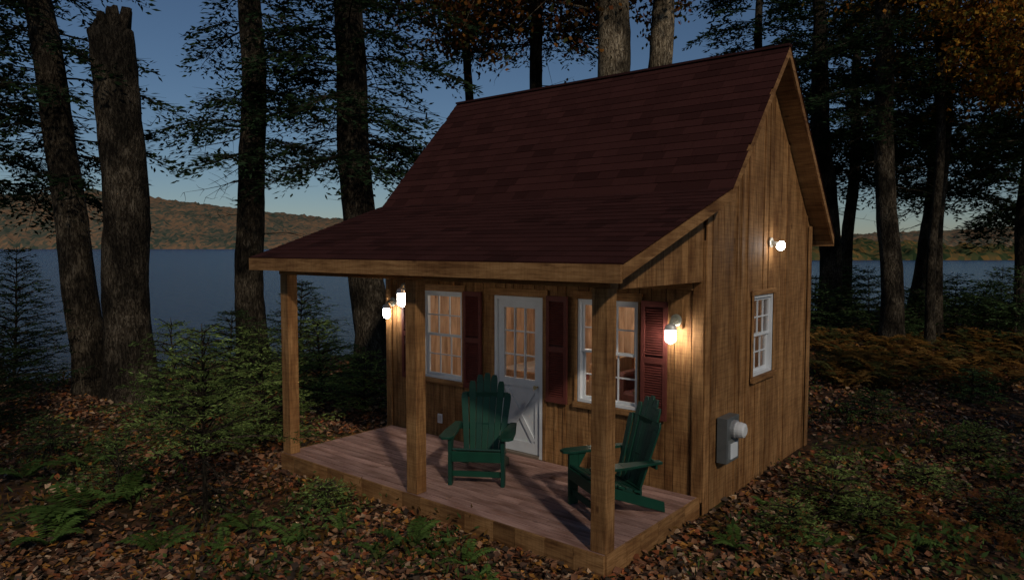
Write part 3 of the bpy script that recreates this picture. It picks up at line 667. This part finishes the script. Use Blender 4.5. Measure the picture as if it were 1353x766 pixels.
# ferns
def fern(q,c,n,Ln,col,upr=.9,mat=0):
    for k in range(n):
        a=random.uniform(0,6.28);d=np.array([math.cos(a),math.sin(a),0]);pr=np.array([-d[1],d[0],0]);l=Ln*random.uniform(.6,1.15);m=26
        s=np.linspace(.12,1,m);pts=c+np.outer(s*l*.75,d);pts[:,2]+=l*(upr*s-.62*upr*s*s*1.1)
        w=l*.24*np.sin(np.clip(s*1.0,0,1)*math.pi*.92+.12)**.8*(1-s*.45)
        tint=np.array(col)*random.uniform(.6,1.3)
        for sd in (-1,1): q.leaves(pts,sd*pr+d*.35+RS.randn(m,3)*.08+[0,0,-.12],np.tile(d,(m,1))+RS.randn(m,3)*.1,w,l*.045+.004,mat,tint*RS.uniform(.75,1.2,(m,1)))
def fernobj(name,p,D,n,Ln,col,upr=.9):
    q=QB();c=site(px(p,D),D);c[2]=gz(c[0],c[1]);fern(q,c,n,Ln,col,upr);q.obj(name,[M_mleaf])
FC=(.13,.21,.05)
for p,D,n,Ln in ((95,6.9,10,.75),(150,7.4,8,.6),(50,6.2,9,.65),(538,6.25,9,.42),(575,6.0,6,.3),(612,5.85,7,.33),(325,6.6,8,.45),(385,6.3,7,.4),(450,6.6,6,.35),(640,5.5,5,.25),(1330,8.0,7,.4),(980,6.2,6,.35),(1210,6.1,8,.4),(20,8,8,.6),(200,6.1,7,.4),(290,6.0,6,.35),(1100,6.1,6,.3),(1020,7.3,5,.3),(1180,8.6,6,.35),(110,8.6,7,.5),(500,5.9,5,.28),(1280,6.2,6,.35)):
    fernobj('fern',p,D,n,Ln,FC)
q=QB()
for _ in range(280):
    D=random.uniform(13,20);c=site(px(random.uniform(1075,1420),D),D);c[2]=gz(c[0],c[1]);fern(q,c,5,random.uniform(.5,.95),random.choice([(.30,.15,.035),(.22,.10,.03),(.12,.11,.035),(.38,.21,.06)]),1.2)
for _ in range(36):
    D=random.uniform(5.6,7.6);c=site(px(random.uniform(1180,1360),D),D);c[2]=gz(c[0],c[1]);fern(q,c,3,random.uniform(.2,.38),(.24,.10,.035),1.2)
q.obj('bracken',[M_mleaf])
# undergrowth
q=QB()
for _ in range(900):
    D=5.2+random.random()**1.1*15;u=random.uniform(-.78,.8);l=u*D
    if D>shore(l)+1: continue
    c=site(l,D)
    if DL-.1<c[0]<XR+.1 and DF-.1<c[1]<YB: continue
    if math.sin(c[0]*1.3+c[1]*.5)+math.sin(c[1]*1.1-c[0]*.4+1)<.0: continue
    c[2]=gz(c[0],c[1]);n=random.randint(12,40);P=c+RS.randn(n,3)*np.array([.17,.17,.0])+np.array([0,0,1])*RS.rand(n,1)*.16
    cc=random.choice([(.08,.13,.035),(.06,.10,.03),(.12,.13,.04),(.15,.08,.025),(.14,.07,.02)])
    q.leaves(P,RS.randn(n,3)+[0,0,.5],RS.randn(n,3),RS.uniform(.04,.11,n),RS.uniform(.018,.04,n),0,np.array(cc)*RS.uniform(.6,1.3,(n,1)))
q.obj('undergrowth',[M_leaf])
# fallen leaves
q=QB();n=170000;u=RS.uniform(-.85,.85,n);Dd=3.6+(RS.rand(n)**1.25)*20;l=u*Dd
P=np.outer(Dd,FW)+np.outer(l,RT);ok=(Dd<shore(l)+.6)&~((P[:,0]>DL-.03)&(P[:,0]<XR+.05)&(P[:,1]>DF-.03)&(P[:,1]<YB+.03))
patch=np.sin(P[:,0]*1.1+2*np.sin(P[:,1]*.8))+np.sin(P[:,1]*1.7+1.3*np.sin(P[:,0]*1.3));ok&=(RS.rand(n)<np.clip(.72+.35*patch,.1,1))
P=P[ok];Dd=Dd[ok];n=len(P);P[:,2]=gz(P[:,0],P[:,1])+RS.uniform(.003,.035,n)
pal=np.array([(.26,.115,.055),(.34,.175,.09),(.18,.075,.038),(.10,.05,.03),(.42,.27,.16),(.29,.085,.03),(.35,.15,.03),(.055,.035,.022),(.07,.045,.03)])
C=pal[RS.randint(0,len(pal),n)]*RS.uniform(.6,1.25,(n,1))
a=RS.rand(n)*6.283;Dv=np.stack([np.cos(a),np.sin(a),RS.randn(n)*.35],1);S=np.stack([-np.sin(a),np.cos(a),RS.randn(n)*.45],1)
sz=RS.uniform(.04,.085,n)*(1+Dd*.02);q.leaves(P,Dv,S,sz,sz*RS.uniform(.6,.95,n),0,C,fold=.12)
q.obj('fallen_leaves',[M_litter])
# twigs / fallen branches
q=QB()
for _ in range(90):
    D=random.uniform(5.3,14);l=random.uniform(-.75,.75)*D;c=site(l,D)
    if D>shore(l) or (DL-.8<c[0]<XR+.8 and DF-.8<c[1]<YB): continue
    a=random.uniform(0,6.28);Ln=random.uniform(.3,1.3);d=np.array([math.cos(a),math.sin(a),0]);p=[c+d*Ln*s+RS.randn(3)*.02 for s in (-.5,-.15,.2,.5)]
    for v_ in p: v_[2]=gz(v_[0],v_[1])+.035
    q.tube(p,[.012,.010,.008,.004],5,0)
q.obj('fallen_twigs',[M_bark])

# ================================================================= LIGHT, SKY, CAMERA
SE=math.radians(32);sd=np.array([.85,-.53]);sd/=np.linalg.norm(sd)
w=bpy.data.worlds.new('World');scene.world=w;w.use_nodes=True;nt=w.node_tree
sk=nt.nodes.new('ShaderNodeTexSky');sk.sky_type='NISHITA';sk.sun_disc=False;sk.sun_elevation=SE;sk.sun_rotation=math.atan2(sd[0],sd[1]);sk.air_density=1.0;sk.dust_density=.1;sk.ozone_density=5
bg=nt.nodes['Background'];bg.inputs[1].default_value=0.038;nt.links.new(sk.outputs[0],bg.inputs[0])
s=bpy.data.lights.new('sun','SUN');s.energy=1.4;s.angle=math.radians(2.5);s.color=(1,.9,.76);so=bpy.data.objects.new('sun',s);scene.collection.objects.link(so)
dv=Vector((sd[0]*math.cos(SE),sd[1]*math.cos(SE),math.sin(SE)));so.rotation_euler=dv.to_track_quat('Z','Y').to_euler()
cam=bpy.data.cameras.new('camera');co=bpy.data.objects.new('camera',cam);scene.collection.objects.link(co);co.location=(0,0,CAMZ)
co.rotation_euler=Vector((-.6325,.7722,-.0598)).to_track_quat('-Z','Y').to_euler()
cam.sensor_width=36;cam.lens=24.92;cam.clip_start=.05;cam.clip_end=9000;scene.camera=co
print('faces',sum(len(o.data.polygons) for o in scene.objects if o.type=='MESH'))
